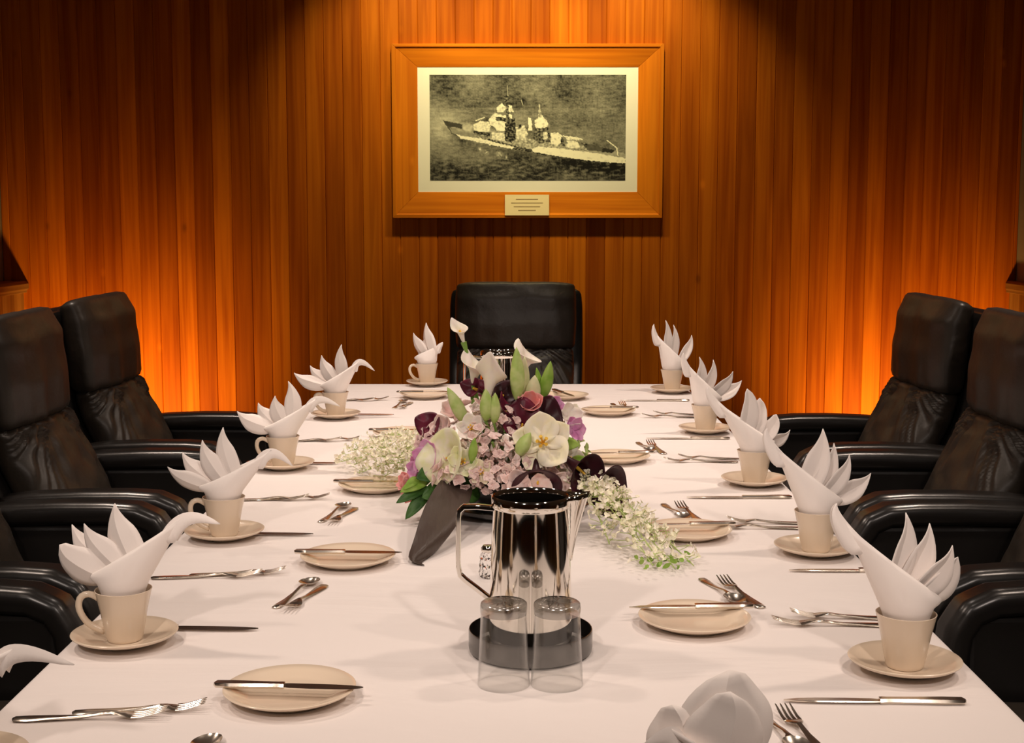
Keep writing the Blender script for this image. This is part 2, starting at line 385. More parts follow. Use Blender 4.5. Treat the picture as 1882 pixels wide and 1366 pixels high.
me.materials.append(m); pp = bpy.data.objects.new('photo_print', me); COL.objects.link(pp); pp.parent = fr
# brass plaque on the lower member
q0, q1 = wallpt(928, 358, .03), wallpt(1009, 396, .03)
pq = MB(); nslope = []
def slope_y(z): return -(LIP) + (z-(ob-FO.z))/((ib-ob))*(LIP-.014) - .0045
z0, z1 = q1.z-FO.z, q0.z-FO.z
pq.grid([[(q0.x-FO.x, slope_y(z0)-.001, z0), (q1.x-FO.x, slope_y(z0)-.001, z0)], [(q0.x-FO.x, slope_y(z1)-.001, z1), (q1.x-FO.x, slope_y(z1)-.001, z1)]])
po = pq.build('name_plaque', M['brass'], fr, smooth=False, solid=.003, solid_off=0)
ln = MB()
for k, (a, b) in enumerate(((.25, .75), (.14, .86), (.2, .8), (.3, .7))):
    zz = z1-(z1-z0)*(.22+.18*k)
    ln.box(q0.x-FO.x+(q1.x-q0.x)*a, q0.x-FO.x+(q1.x-q0.x)*b, slope_y(zz)-.0032, slope_y(zz)-.0028, zz-.0018, zz+.0018)
ln.build('engraving', M['ink'], po, smooth=False)

# ------------------------------------------------------------------ table and cloth
TX0, TX1, TY0, TY1 = -.685, .670, 1.10, 5.275
tb = thing('conference_table', 'long rectangular table hidden under the white tablecloth', 'table', (0, 3.1, 0))
MB().box(TX0+.01, TX1-.01, TY0+.01-3.1, TY1-.01-3.1, TH-.05, TH-.02).build('tabletop', M['side'], tb, smooth=False, bevel=.004)
for sx in (-.5, .5):
    for sy in (-1.75, 1.8): MB().box(sx-.035, sx+.035, sy-.035, sy+.035, 0, TH-.04).build('leg', M['black'], tb, smooth=False, bevel=.004)
def round_rect_path(x0, x1, y0, y1, r, n):
    pts = []
    per = []
    for cx, cy, a0 in ((x1-r, y1-r, 0), (x0+r, y1-r, 90), (x0+r, y0+r, 180), (x1-r, y0+r, 270)):
        for k in range(9): a = R(a0+k*90/8); per.append((cx+r*math.cos(a), cy+r*math.sin(a), math.cos(a), math.sin(a)))
    out = []
    for i in range(len(per)):
        a, b = per[i], per[(i+1) % len(per)]; L = math.hypot(b[0]-a[0], b[1]-a[1]); k = max(1, int(L/.03))
        for q in range(k):
            t = q/k; out.append(tuple(a[j]*(1-t)+b[j]*t for j in range(4)))
    return out
path = round_rect_path(TX0, TX1, TY0, TY1, .02, 0)
rows = []; cy0 = 3.1
S = 0; acc = []
for i, p in enumerate(path):
    acc.append(S); q = path[(i+1) % len(path)]; S += math.hypot(q[0]-p[0], q[1]-p[1])
for (off, z, wv) in ((-.0195, 0, 0), (-.008, 0, 0), (-.002, -.002, 0), (.002, -.008, 0), (.004, -.03, .002), (.006, -.10, .010), (.010, -.20, .02), (.014, -.29, .028), (.015, -.30, .029)):
    rows.append([(p[0]+p[2]*(off+wv*(1+math.sin(acc[i]*23+2*math.sin(acc[i]*3.1)))*.5), p[1]+p[3]*(off+wv*(1+math.sin(acc[i]*23+2*math.sin(acc[i]*3.1)))*.5)-cy0, TH+z) for i, p in enumerate(path)])
cb = MB(); cb.grid(rows, close_u=True)
I_ = .0195
cb.add([(TX0+I_, TY0+I_-cy0, TH), (TX1-I_, TY0+I_-cy0, TH), (TX1-I_, TY1-I_-cy0, TH), (TX0+I_, TY1-I_-cy0, TH)], [(0, 1, 2, 3)])
cloth = cb.build('tablecloth', M['cloth'], angle=60)
cloth.location = (0, cy0, 0)
tag(cloth, 'white tablecloth spread over the long dining table', 'tablecloth')

# ------------------------------------------------------------------ leather chairs
def cushion(sections, n=56, wr=None, pw=3.2):
    """sections: (x, z, half thickness, half width, tilt) ; outline is a superellipse in the plane across the path"""
    rows = []
    for k, (x, z, ht, hw, tl) in enumerate(sections):
        row = []
        for i in range(n):
            a = 2*math.pi*i/n; c, s = math.cos(a), math.sin(a)
            cx = abs(c)**(2/pw)*(1 if c > 0 else -1)*ht; cy = abs(s)**(2/pw)*(1 if s > 0 else -1)*hw
            d = wr(cx, cy, k/(len(sections)-1), ht, hw) if wr else 0
            f = (cx+d) if cx > 0 else cx
            row.append((x+f*math.cos(tl), cy, z+f*math.sin(tl)))
        rows.append(row)
    mb = MB(); mb.grid(rows, close_u=True, cap=True); return mb
def dome(path, n, e=.82):
    """resample a centre path (x,z,ht,hw,tilt) into n sections with rounded ends"""
    out = []
    for k in range(n):
        t = k/(n-1); f = t*(len(path)-1); i = min(int(f), len(path)-2); u = f-i
        p = [path[i][j]*(1-u)+path[i+1][j]*u for j in range(5)]
        q = min(t, 1-t)/.09; sc = 1 if q >= 1 else math.sqrt(max(0.0, 1-(1-q)**2))*.55+.45
        sc2 = 1 if q >= 1 else math.sqrt(max(0.0, 1-(1-q)**2))*.10+.90
        p[2] *= sc; p[3] *= sc2; out.append(tuple(p))
    return out
def wr_low(cx, cy, t, ht, hw):     # gathers fanning down from the seam under the headrest
    if cx <= 0: return 0
    fan = cy/(.35+.9*(1-t))
    return (t**1.2)*.0085*math.sin(fan*105+2.2*math.sin(fan*27))+.008*noise.noise((cy*14, t*7, 2)) + .012*(1-(cy/hw)**2)
def wr_head(cx, cy, t, ht, hw):
    if cx <= 0: return 0
    return .006*noise.noise((cy*9, t*5, 8)) + .003*math.sin(cy*70+t*3)*(1-t)*.6 + .010*(1-(cy/hw)**2) -.010*math.exp(-(cy/.011)**2)-.005*math.exp(-((cy+.035)/.010)**2)*t
def make_chair():
    t = thing('leather_armchair', '', 'chair')
    hp = dome([(-.360, .825, .060, .262, 0), (-.368, .95, .064, .270, 0), (-.380, 1.06, .062, .268, .05), (-.400, 1.125, .046, .262, .35)], 26)
    cushion(hp, n=96, wr=wr_head).build('headrest', M['leather'], t, angle=180)
    lp = dome([(-.190, .46, .055, .250, .42), (-.262, .61, .062, .256, .42), (-.330, .75, .060, .260, .32), (-.362, .835, .050, .256, .12)], 48)
    cushion(lp, n=132, wr=wr_low).build('back_cushion', M['leather'], t, angle=180)
    sp = dome([(-.245, .40, .035, .285, .42), (-.330, .58, .035, .295, .42), (-.415, .76, .035, .300, .3), (-.446, .90, .035, .300, 0), (-.455, 1.02, .034, .298, 0), (-.462, 1.10, .028, .290, 0)], 30)
    cushion(sp).build('back_shell', M['leather_arm'], t, angle=180)
    # seat cushion
    rows = []
    for k in range(21):
        u = k/20; x = -.25+.47*u; q = min(u, 1-u)/.15; s = 1 if q >= 1 else math.sqrt(1-(1-q)**2)*.6+.4
        rows.append([(x, math.copysign(abs(math.sin(2*math.pi*i/40))**.55, math.sin(2*math.pi*i/40))*.262, .43+math.copysign(abs(math.cos(2*math.pi*i/40))**.6, math.cos(2*math.pi*i/40))*.065*s+.006*noise.noise((x*9, i*.3, 1))) for i in range(40)])
    MB().grid(rows, close_u=True, cap=True).build('seat_cushion', M['leather'], t, angle=180)
    MB().box(-.24, .17, -.24, .24, .33, .37).build('seat_pan', M['black'], t, smooth=False, bevel=.01)
    for s in (-1, 1):
        pts = [(-.33, .645), (-.25, .655), (-.12, .660), (0, .660), (.07, .655), (.115, .635), (.140, .595), (.148, .54), (.148, .47), (.146, .40)]
        fine = []
        for i in range(len(pts)-1):
            for q in range(4): fine.append(tuple(pts[i][j]+(pts[i+1][j]-pts[i][j])*q/4 for j in (0, 1)))
        fine.append(pts[-1]); rows = []
        for i, (x, z) in enumerate(fine):
            a, b = fine[max(0, i-1)], fine[min(len(fine)-1, i+1)]; tx, tz = b[0]-a[0], b[1]-a[1]; L = math.hypot(tx, tz); nx, nz = -tz/L, tx/L
            row = []
            for k in range(24):
                an = 2*math.pi*k/24; cc = math.copysign(abs(math.cos(an))**.7, math.cos(an)); ss = math.copysign(abs(math.sin(an))**.7, math.sin(an))
                crown = -.004*math.exp(-((ss)/.16)**2) if cc > 0 else 0
                h = .030*cc+crown
                row.append((x+nx*h, s*.312+ss*.046, z+nz*h))
            rows.append(row)
        ar = MB().grid(rows, close_u=True, cap=True).build('armrest', M['leather_arm'], t, angle=180)
        MB().box(-.30, .125, s*.312-.028, s*.312+.028, .34, .632).build('side_panel', M['leather_arm'], ar, smooth=False, bevel=.014)
    MB().lathe([(.0, .33), (.05, .33), (.05, .29), (.028, .28), (.028, .12), (.05, .11), (.05, .06), (0, .06)], 24).build('swivel_column', M['dkmetal'], t)
    for k in range(5):
        a = 2*math.pi*k/5+.3; c, s_ = math.cos(a), math.sin(a)
        lg = MB().tube([(0, 0, .095), (c*.15, s_*.15, .085), (c*.29, s_*.29, .062)], [.026, .02, .014], 8).build('leg', M['dkmetal'], t)
        MB().lathe([(0, .012), (.02, .012), (.026, .0), (.026, -.012), (.02, -.026), (0, -.026)], 14, M=Matrix.Translation((c*.285, s_*.285, .027)) @ Matrix.Rotation(a, 4, 'Z') @ Matrix.Rotation(R(90), 4, 'X')).build('caster', M['black'], lg)
    return t
chair = make_chair(); first = True
ORD = ['nearest', 'second nearest', 'middle', 'second farthest', 'farthest']
GC = 'black leather armchairs around the table'
def put_chair(x, y, rz, label, sz=1.0):
    global first
    c = chair if first else copy_tree(chair); first = False
    c.location = (x, y, 0); c.rotation_euler = (0, 0, rz); c['label'] = label; c['group'] = GC; c.scale = (1, 1, sz)
    return c
put_chair(-1.015, 4.58, R(-2), 'black leather armchair on the left side, farthest along, against the orange wall glow')
put_chair(-1.000, 3.80, R(1), 'black leather armchair on the left side with its whole high back in view')
put_chair(-1.010, 3.04, R(0), 'black leather armchair on the left cut by the photo edge, arm below the second chair')
put_chair(-1.010, 2.28, R(-1), 'black leather armchair arm at the lower left beside the nearest upright cup')
put_chair(1.030, 4.53, R(180+2), 'black leather armchair on the right side, farthest along, high back fully in view')
put_chair(1.030, 3.78, R(180-1), 'black leather armchair on the right side, back cut by the photo edge')
put_chair(1.010, 3.03, R(180), 'black leather armchair on the right, only its rounded arm showing beside third cup')
put_chair(1.010, 2.27, R(181), 'black leather armchair arm at the lower right beside the nearest right cup')
put_chair(.003, 5.66, R(-90-2), 'black leather chair at the far head of the table under the ship picture', .975)

# ------------------------------------------------------------------ china
CUPH = .080
def make_cup():
    out = [(0, 0), (.024, 0), (.0265, .002), (.0275, .006), (.031, .022), (.0355, .048), (.0405, .070), (.0425, .0785), (.0430, .080)]
    inn = [(.0415, .0803), (.0400, .078), (.0375, .068), (.0325, .046), (.028, .022), (.022, .009), (0, .007)]
    o = MB().lathe(out+inn, 56).build('coffee_cup', M['china'], angle=60)
    pts = []
    for k in range(17):
        a = k/16; 
        P = [(.036, .066), (.050, .074), (.063, .070), (.067, .056), (.062, .040), (.050, .025), (.0295, .014)]
        f = a*(len(P)-1); i = min(int(f), len(P)-2); u = f-i
        def cr(p0, p1, p2, p3, u): return .5*((2*p1)+(-p0+p2)*u+(2*p0-5*p1+4*p2-p3)*u*u+(-p0+3*p1-3*p2+p3)*u**3)
        g = lambda j: P[max(0, min(len(P)-1, j))]
        pts.append((cr(g(i-1)[0], g(i)[0], g(i+1)[0], g(i+2)[0], u), 0, cr(g(i-1)[1], g(i)[1], g(i+1)[1], g(i+2)[1], u)))
    MB().tube(pts, [.0052]*17, 12, flat=.8, up=(0, 1, 0)).build('handle', M['china'], o, angle=180)
    return o
def make_saucer():
    p = [(0, .003), (.030, .003), (.031, 0), (.034, 0), (.036, .003), (.055, .008), (.074, .015), (.0795, .0185), (.0805, .0205), (.079, .0215), (.070, .0175), (.052, .0110), (.034, .0075), (.030, .0062), (.028, .0070), (0, .0070)]
    return MB().lathe(p, 72).build('saucer', M['china'], angle=60)
def make_plate():
    p = [(0, .003), (.052, .003), (.054, 0), (.057, 0), (.059, .003), (.078, .010), (.0885, .0155), (.0900, .0175), (.0885, .0185), (.078, .0145), (.062, .0085), (.055, .0065), (0, .0065)]
    return MB().lathe(p, 72).build('bread_plate', M['china'], angle=60)
# ------------------------------------------------------------------ cutlery: length along +X, tip at +X, origin in the middle, lying on z=0
def strip(mb, secs):
    """secs: (x, ycentre, half width, z, half thickness)"""
    rows = [[(x, yc-hw, z), (x, yc-hw*.7, z+ht), (x, yc+hw*.7, z+ht), (x, yc+hw, z), (x, yc+hw*.7, z-ht), (x, yc-hw*.7, z-ht)] for x, yc, hw, z, ht in secs]
    mb.grid(rows, close_u=True, cap=True)
def make_fork(L=.20):
    mb = MB(); h = L/2; zb = .0022
    def z(x):   # arched neck, rising tines
        t = (x+h)/L
        return zb+.001+.0055*math.exp(-((t-.64)/.14)**2)+max(0, t-.80)/.20*.011
    strip(mb, [(x, 0, hw, z(x) if x > -.3*L else zb+.0005, ht) for x, hw, ht in ((-h, .003, .001), (-h+.003, .0085, .0014), (-h+.02, .0105, .0016), (-h+.05, .0080, .0018), (-h+.085, .0042, .0020), (-h+.115, .0030, .0020), (.58*L-h+.012, .0034, .0018), (.70*L-h, .0085, .0013), (.75*L-h, .0118, .0011), (.79*L-h, .0125, .001))])
    for k in range(4):
        y = (k-1.5)*.0066
        strip(mb, [(x, y*(1.0), hw, z(x), ht) for x, hw, ht in ((.775*L-h, .0026, .001), (.84*L-h, .0021, .001), (.92*L-h, .0018, .0009), (.985*L-h, .0012, .0007), (L-h, .0003, .0003))])
    return mb.build('fork', M['cutlery'], angle=50)
def make_spoon(L=.17):
    mb = MB(); h = L/2
    strip(mb, [(x, 0, hw, z, ht) for x, hw, z, ht in ((-h, .003, .0022, .001), (-h+.003, .0075, .0022, .0013), (-h+.02, .009, .0022, .0015), (-h+.05, .006, .0025, .0017), (-h+.08, .0032, .005, .0018), (-h+.105, .0028, .0085, .0016), (-h+.118, .0036, .009, .0014), (-h+.124, .006, .0085, .001))])
    rows = []; cx = h-.027
    for i in range(13):
        u = -1+2*i/12; x = cx+u*.027; wv = math.sqrt(max(0.0, 1-u*u))*.0175*(1-.12*u)
        rows.append([(x, (-1+2*k/12)*wv, .0095-.0075*(1-u*u)*(1-(-1+2*k/12)**2)-.001*u) for k in range(13)])
    mb.grid(rows)
    o = mb.build('spoon', M['cutlery'], angle=80, solid=0)
    return o
def make_knife(L=.245):
    t = bpy.data.objects.new('dinner_knife', None); COL.objects.link(t); h = L/2; k = L/.245
    mb = MB(); strip(mb, [(x*k-h, 0, hw, .0042, ht) for x, hw, ht in ((0, .004, .002), (.004, .0085, .0034), (.03, .0095, .0036), (.07, .0075, .0036), (.105, .0062, .0038), (.112, .0075, .0038), (.116, .0072, .0034))])
    mb.build('handle', M['cutlery'], t, angle=50)
    rows = []
    for x, a, b in ((.114, -.0055, .0065), (.125, -.0085, .0075), (.16, -.0100, .0075), (.20, -.0100, .0065), (.225, -.0085, .0045), (.240, -.0045, .0015), (.245, -.0012, -.0002)):
        x = x*k-h; rows.append([(x, a, .0040), (x, b*.9, .0052), (x, b, .0040), (x, b*.9, .0030)])
    MB().grid(rows, close_u=True, cap=True).build('blade', M['cutlery'], t, angle=40)
    return t
CUP, SAU, PLA = make_cup(), make_saucer(), make_plate()
FORK, FORK2, SPOON, KNIFE, BUT = make_fork(.20), make_fork(.175), make_spoon(.18), make_knife(.245), make_knife(.205)
FORK2.name = 'salad_fork'; BUT.name = 'butter_knife'; SPOON.name = 'dessert_spoon'
used = set()
def put(proto, loc, rz, label, cat, group, rx=0, ry=0):
    o = proto if proto.name not in used else copy_tree(proto)
    used.add(proto.name)
    o.location = loc; o.rotation_euler = (rx, ry, rz); return tag(o, label, cat, group)

# ------------------------------------------------------------------ folded napkins
def make_napkin(head, beak, petals, label, loc, rz, seed=0, tail=(-.046, .024), wide=1.0):
    """u = towards the beak, w = up, v = across; origin on the cup rim's centre. Metres."""
    r_ = random.Random(seed)
    t = thing('folded_napkin', label, 'napkin', loc, rz, 'white napkins folded like birds in the coffee cups')
    NR = 40; rows = []
    uh, wh = head; ut, wt = tail
    base = [(.0205, -.052), (.0255, -.030), (.0325, -.004), (.0385, .012)]
    for r, z in base:
        rows.append([(r*math.cos(2*math.pi*i/NR), r*math.sin(2*math.pi*i/NR), z) for i in range(NR)])
    r0, z0 = base[-1]
    for k in range(1, 9):
        s = k/8; row = []
        for i in range(NR):
            a = 2*math.pi*i/NR; tt = (1-math.cos(a))/2
            top = Vector((uh+(ut-uh)*tt**.85, math.sin(a)*.040*(.10+.90*tt**.55), wh+(wt-wh)*tt**.75))
            bot = Vector((r0*math.cos(a), r0*math.sin(a), z0))
            p = bot.lerp(top, s); bul = math.sin(math.pi*s)
            p.x += bul*.006*math.cos(a)+(-.006*bul if math.cos(a) > .3 else 0); p.y *= 1+.10*bul
            if s > .9: p.y *= .97
            p.y += .0010*math.sin(a*7+seed)*s
            row.append(p)
        rows.append(row)
    # rolled-in lip gives the band its visible edge
    row = []
    for p in rows[-1]: row.append(Vector((p.x*.98-.001, p.y*.84, p.z-.006)))
    rows.append(row)
    MB().grid(rows, close_u=True).build('wrap', M['napkin'], t, angle=180, solid=.0012, solid_off=0)
    # beak: folded strip from the neck over the head to the tip
    H = Vector((uh, 0, wh)); T = Vector((beak[0], 0, beak[1])); N = Vector((uh*.62, 0, wh*.70+.006)); secs = []
    d1 = (H-N).normalized(); d2 = (T-H).normalized()
    C2 = (H+Vector((0, 0, .004))).lerp(2*H-.5*(N+T)+Vector((0, 0, .006)), .8)
    for k in range(13):
        s = k/12
        c = N*(1-s)**2+C2*2*s*(1-s)*1.0+T*s*s
        dirn = ((H-N)*(1-s)+(T-H)*s).normalized(); dn = Vector((dirn.z, 0, -dirn.x))
        if dn.z > 0: dn = -dn
        wd = .031*(1-s)**.70*min(1, .6+s*4)*wide+.0006; half = .0085*(1-s)**.6+.0004
        secs.append([c+dn*wd+Vector((0, -half, 0)), c+dn*wd*.45+Vector((0, -half*.8, 0)), c, c+dn*wd*.45+Vector((0, half*.8, 0)), c+dn*wd+Vector((0, half, 0))])
    MB().grid(secs).build('beak', M['napkin'], t, angle=35, solid=.0014, solid_off=0)
    n = len(petals)
    for k, pt in enumerate(petals):
        tu, tw = pt[0], pt[1]; wd = (pt[2] if len(pt) > 2 else .021)*wide*1.12; blunt = pt[3] if len(pt) > 3 else 0
        tip = Vector((tu, 0, tw)); frac = k/max(1, n-1)
        b = Vector((.026-.050*frac, 0, .022-.006*frac)); ax = tip-b; L = ax.length; ax.normalize()
        pr_ = Vector((-ax.z, 0, ax.x))      # in-plane perpendicular
        if pr_.z < 0 or (abs(ax.x) < .2 and pr_.x > 0): pr_ = -pr_
        tw_ang = R(-30+60*r_.random()); side = pr_*math.cos(tw_ang)+Vector((0, 1, 0))*math.sin(tw_ang); nrm = ax.cross(side).normalized()
        if nrm.y > 0: nrm = -nrm
        voff = (-1)**k*.004-.008*frac*((-1)**(k+1))
        rows = []
        for i in range(15):
            s = i/14; prof = math.sin(math.pi*min(1, (s*.86+.10)**.92))**.8 if s < 1 else 0
            hw = wd*max(prof, 0)*(1.0 if s < .5 else 1.0)
            if s > .62: hw = wd*(((1-s)/.38)**(.5 if blunt else .95))*1.0*math.sin(math.pi*(.62*.86+.10)**.92)**.8
            hw = max(hw, .0004)
            c = b+ax*L*s+Vector((0, voff*(.3+s), 0))+pr_*(.002-.004*math.sin(math.pi*s)+.008*max(0, s-.72)/.28*max(0, s-.72)/.28)-nrm*.004*math.sin(math.pi*s)
            row = []
            for q in range(-3, 4):
                f = q/3; row.append(c+side*hw*f+nrm*(.42*hw*(1-abs(f)))-nrm*.05*hw)
            rows.append(row)
        MB().grid(rows).build('petal_fold', M['napkin'], t, angle=30, solid=.0012, solid_off=0)
    return t
mm = lambda L: [tuple([a/1000 for a in p[:2]]+list(p[2:])) for p in L]
LEFT = [  # saucer pixel, cup handle, head, beak, petals (mm)
 (None, (84, 72), (150, 52), [(-10, 110), (-60, 95), (-90, 60)]),
 ((230, 1184), (104, 121), (155, 105), [(-20, 128, .024), (-62, 96, .020), (-90, 88, .020), (-97, 62, .026, 1)]),
 ((413, 990), (102, 98), (141, 62), [(-8, 139, .019), (-47, 113, .019), (-90, 82, .019), (-112, 56, .019)]),
 ((521, 862), (95, 103), (148, 76), [(26, 142, .020), (-26, 102, .020), (-70, 78, .020), (-118, 58, .022)]),
 ((617, 769), (84, 106), (128, 68), [(12, 152, .021), (-50, 114, .020), (-88, 76, .020), (-134, 54, .022)])]
RIGHT = [
 ((1662, 1234), (98, 138), (108, 163), [(-2, 146, .021), (-43, 124, .021), (-68, 94, .021), (-88, 68, .024, 1)]),
 ((1499, 1019), (90, 134), (101, 162), [(-16, 158, .022), (-42, 126, .019), (-66, 106, .016), (-114, 60, .019)]),
 ((1386, 892), (100, 126), (118, 153), [(12, 150, .024, 1), (-20, 124, .020, 1), (-56, 84, .020, 1), (-90, 38, .018)]),
 ((1296, 796), (58, 126), (69, 157), [(12, 144, .018), (-32, 132, .018), (-86, 95, .020), (-116, 62, .020)]),
 ((1235, 722), (62, 132), (73, 170), [(20, 184, .017), (-16, 164, .018), (-77, 124, .016)])]
SZ = .0070
def cup_set(c, hand, spec, side, who, seed):
    """c: point on the cloth"""
    put(SAU, c, 0, 'cream saucer on the white cloth, '+who, 'saucer', 'cream saucers under the coffee cups')
    put(CUP, c+Vector((0, 0, SZ)), hand, 'cream coffee cup holding a folded napkin, '+who, 'cup', 'cream coffee cups with napkins')
    head, beak, pet = spec
    make_napkin((head[0]/1000, head[1]/1000), (beak[0]/1000, beak[1]/1000), mm(pet), 'white bird-folded napkin, '+who, c+Vector((0, 0, SZ+CUPH)), side, seed)
for i, (sp, hd, bk, pe) in enumerate(LEFT):
    c = table_pt(*sp) if sp else Vector((-.655, 1.545, TH))
    cup_set(c, R(188), (hd, bk, pe), R((-8, -6, 2, 3, 0)[i]), ORD[i]+' on the left side', 10+i)
for i, (sp, hd, bk, pe) in enumerate(RIGHT):
    cup_set(table_pt(*sp), R(48+6*i), (hd, bk, pe), R(180+(6, 3, -2, 2, 12)[i]), ORD[i]+' on the right side', 20+i)
cup_set(table_pt(785, 709), R(190), ((48, 72), (68, 84), [(-14, 154, .034), (-60, 112, .026), (20, 118, .026)]), R(-22), 'at the far head of the table', 31)
# napkin of the near end, cup just below the frame
c = Vector((.196, 1.30, TH))
put(SAU, c, 0, 'cream saucer at the near end of the table', 'saucer', 'cream saucers under the coffee cups')
put(CUP, c+Vector((0, 0, SZ)), R(-60), 'cream coffee cup at the near end of the table', 'cup', 'cream coffee cups with napkins')
make_napkin((-.040, .066), (-.068, .052), mm([(12, 118, .036, 1), (26, 100, .030, 1), (-24, 84, .028, 1)]), 'white folded napkin with rounded leaves rising from the bottom edge at the near end', c+Vector((0, 0, SZ+CUPH)), R(12), 44, tail=(.04, .03), wide=1.25)

# plates with butter knives
LP = [(533, 1284), (640, 1035), (691, 901), (741, 803), (781, 731)]
RP = [None, (1276, 1150), (1264, 986), (1133, 848), (1118, 762)]
def on_table(pxy, rise=0): return table_pt(*pxy)+Vector((0, 0, rise))
def butter(p, ang, dy, label):
    put(BUT, p+Vector((0, dy, .0175)), ang, label, 'knife', 'butter knives on the bread plates')
for i, p in enumerate(LP):
    q = on_table(p); put(PLA, q, 0, 'round cream bread plate, '+ORD[i]+' on the left side of the table', 'plate', 'cream bread plates')
    butter(q, R((-4, -2, -3, 0, 2)[i])+0, (-.010, .0, 0, 0, 0)[i], 'butter knife lying across the bread plate, '+ORD[i]+' on the left')
for i, p in enumerate(RP):
    if not p: continue
    q = on_table(p); put(PLA, q, 0, 'round cream bread plate, '+ORD[i]+' on the right side of the table', 'plate', 'cream bread plates')
    butter(q, R(180+(0, 3, 4, 6, 5)[i]), (0, .035, .02, .012, .01)[i], 'butter knife lying across the bread plate, '+ORD[i]+' on the right')
q = on_table((1036, 733)); put(PLA, q, 0, 'round cream bread plate at the far head of the table', 'plate', 'cream bread plates')
butter(q, R(-70), 0, 'butter knife across the bread plate at the far head of the table')
# dinner knives beside the cups; (tip pixel, y on cloth)
def by_tip(proto, tip, ang, L, label, cat, group, lift=0):
    t = table_pt(*tip); d = Vector((math.cos(ang), math.sin(ang), 0))
    put(proto, t-d*L/2+Vector((0, 0, lift)), ang, label, cat, group)
for i, tp in enumerate(((475, 1160), (576, 985), (622, 854), (724, 764))):
    by_tip(KNIFE, tp, R(-2), .245, 'steel dinner knife beside the saucer, '+ORD[i+1]+' on the left', 'knife', 'dinner knives')
for i, tp in enumerate(((1440, 1292), (1450, 1052), (1262, 917), (1188, 808), (1140, 738))):
    by_tip(KNIFE, tp, R((179, 180, 181, 180, 180)[i]), .245, 'steel dinner knife beside the saucer, '+ORD[i]+' on the right', 'knife', 'dinner knives')
# fork pairs, tines towards the middle of the table
for i, (a, b) in enumerate((((308, 1320), (380, 1306)), ((482, 1062), (526, 1056)), ((568, 920), (607, 918)), ((628, 812), (664, 810)), ((690, 738), (715, 736)))):
    by_tip(FORK, a, R(3), .20, 'long silver dinner fork, '+ORD[i]+' pair of forks on the left', 'fork', 'dinner forks')
    by_tip(FORK2, b, R(5), .175, 'short silver salad fork, '+ORD[i]+' pair of forks on the left', 'fork', 'salad forks')
for i, (a, b) in enumerate((((1418, 1150), (1452, 1136)), ((1312, 972), (1336, 962)), ((1218, 850), (1245, 844)), ((1178, 768), (1200, 763)))):
    by_tip(FORK, a, R(178), .20, 'long silver dinner fork, '+ORD[i+1]+' pair of forks on the right', 'fork', 'dinner forks')
    by_tip(FORK2, b, R(176), .175, 'short silver salad fork, '+ORD[i+1]+' pair of forks on the right', 'fork', 'salad forks')
# dessert fork and spoon laid across the top of each place
def dessert(p, ang, side, who, spoon_far):
    """p: middle point on the cloth"""
    c = table_pt(*p); d = Vector((math.cos(ang), math.sin(ang), 0)); n = Vector((-d.y, d.x, 0))
    put(SPOON, c+n*.014+d*.012, ang if spoon_far else ang+math.pi, 'silver dessert spoon laid above the place setting, '+who, 'spoon', 'dessert spoons')
    put(FORK2, c-n*.014-d*.012, ang+math.pi if spoon_far else ang, 'silver dessert fork laid beside a spoon above the setting, '+who, 'fork', 'dessert forks')
for i, p in enumerate(((352, 1420), (553, 1098), (622, 948), (690, 828), (740, 746))):
    if i == 3: continue
    dessert(p, R((78, 76, 78, 80, 82)[i]), -1, ORD[i]+' on the left', True)
for i, p in enumerate(((1458, 1352), (1343, 1092), (1254, 945), (1196, 825), (1142, 750))):
    dessert(p, R((100, 104, 100, 98, 96)[i]), 1, ORD[i]+' on the right', False)

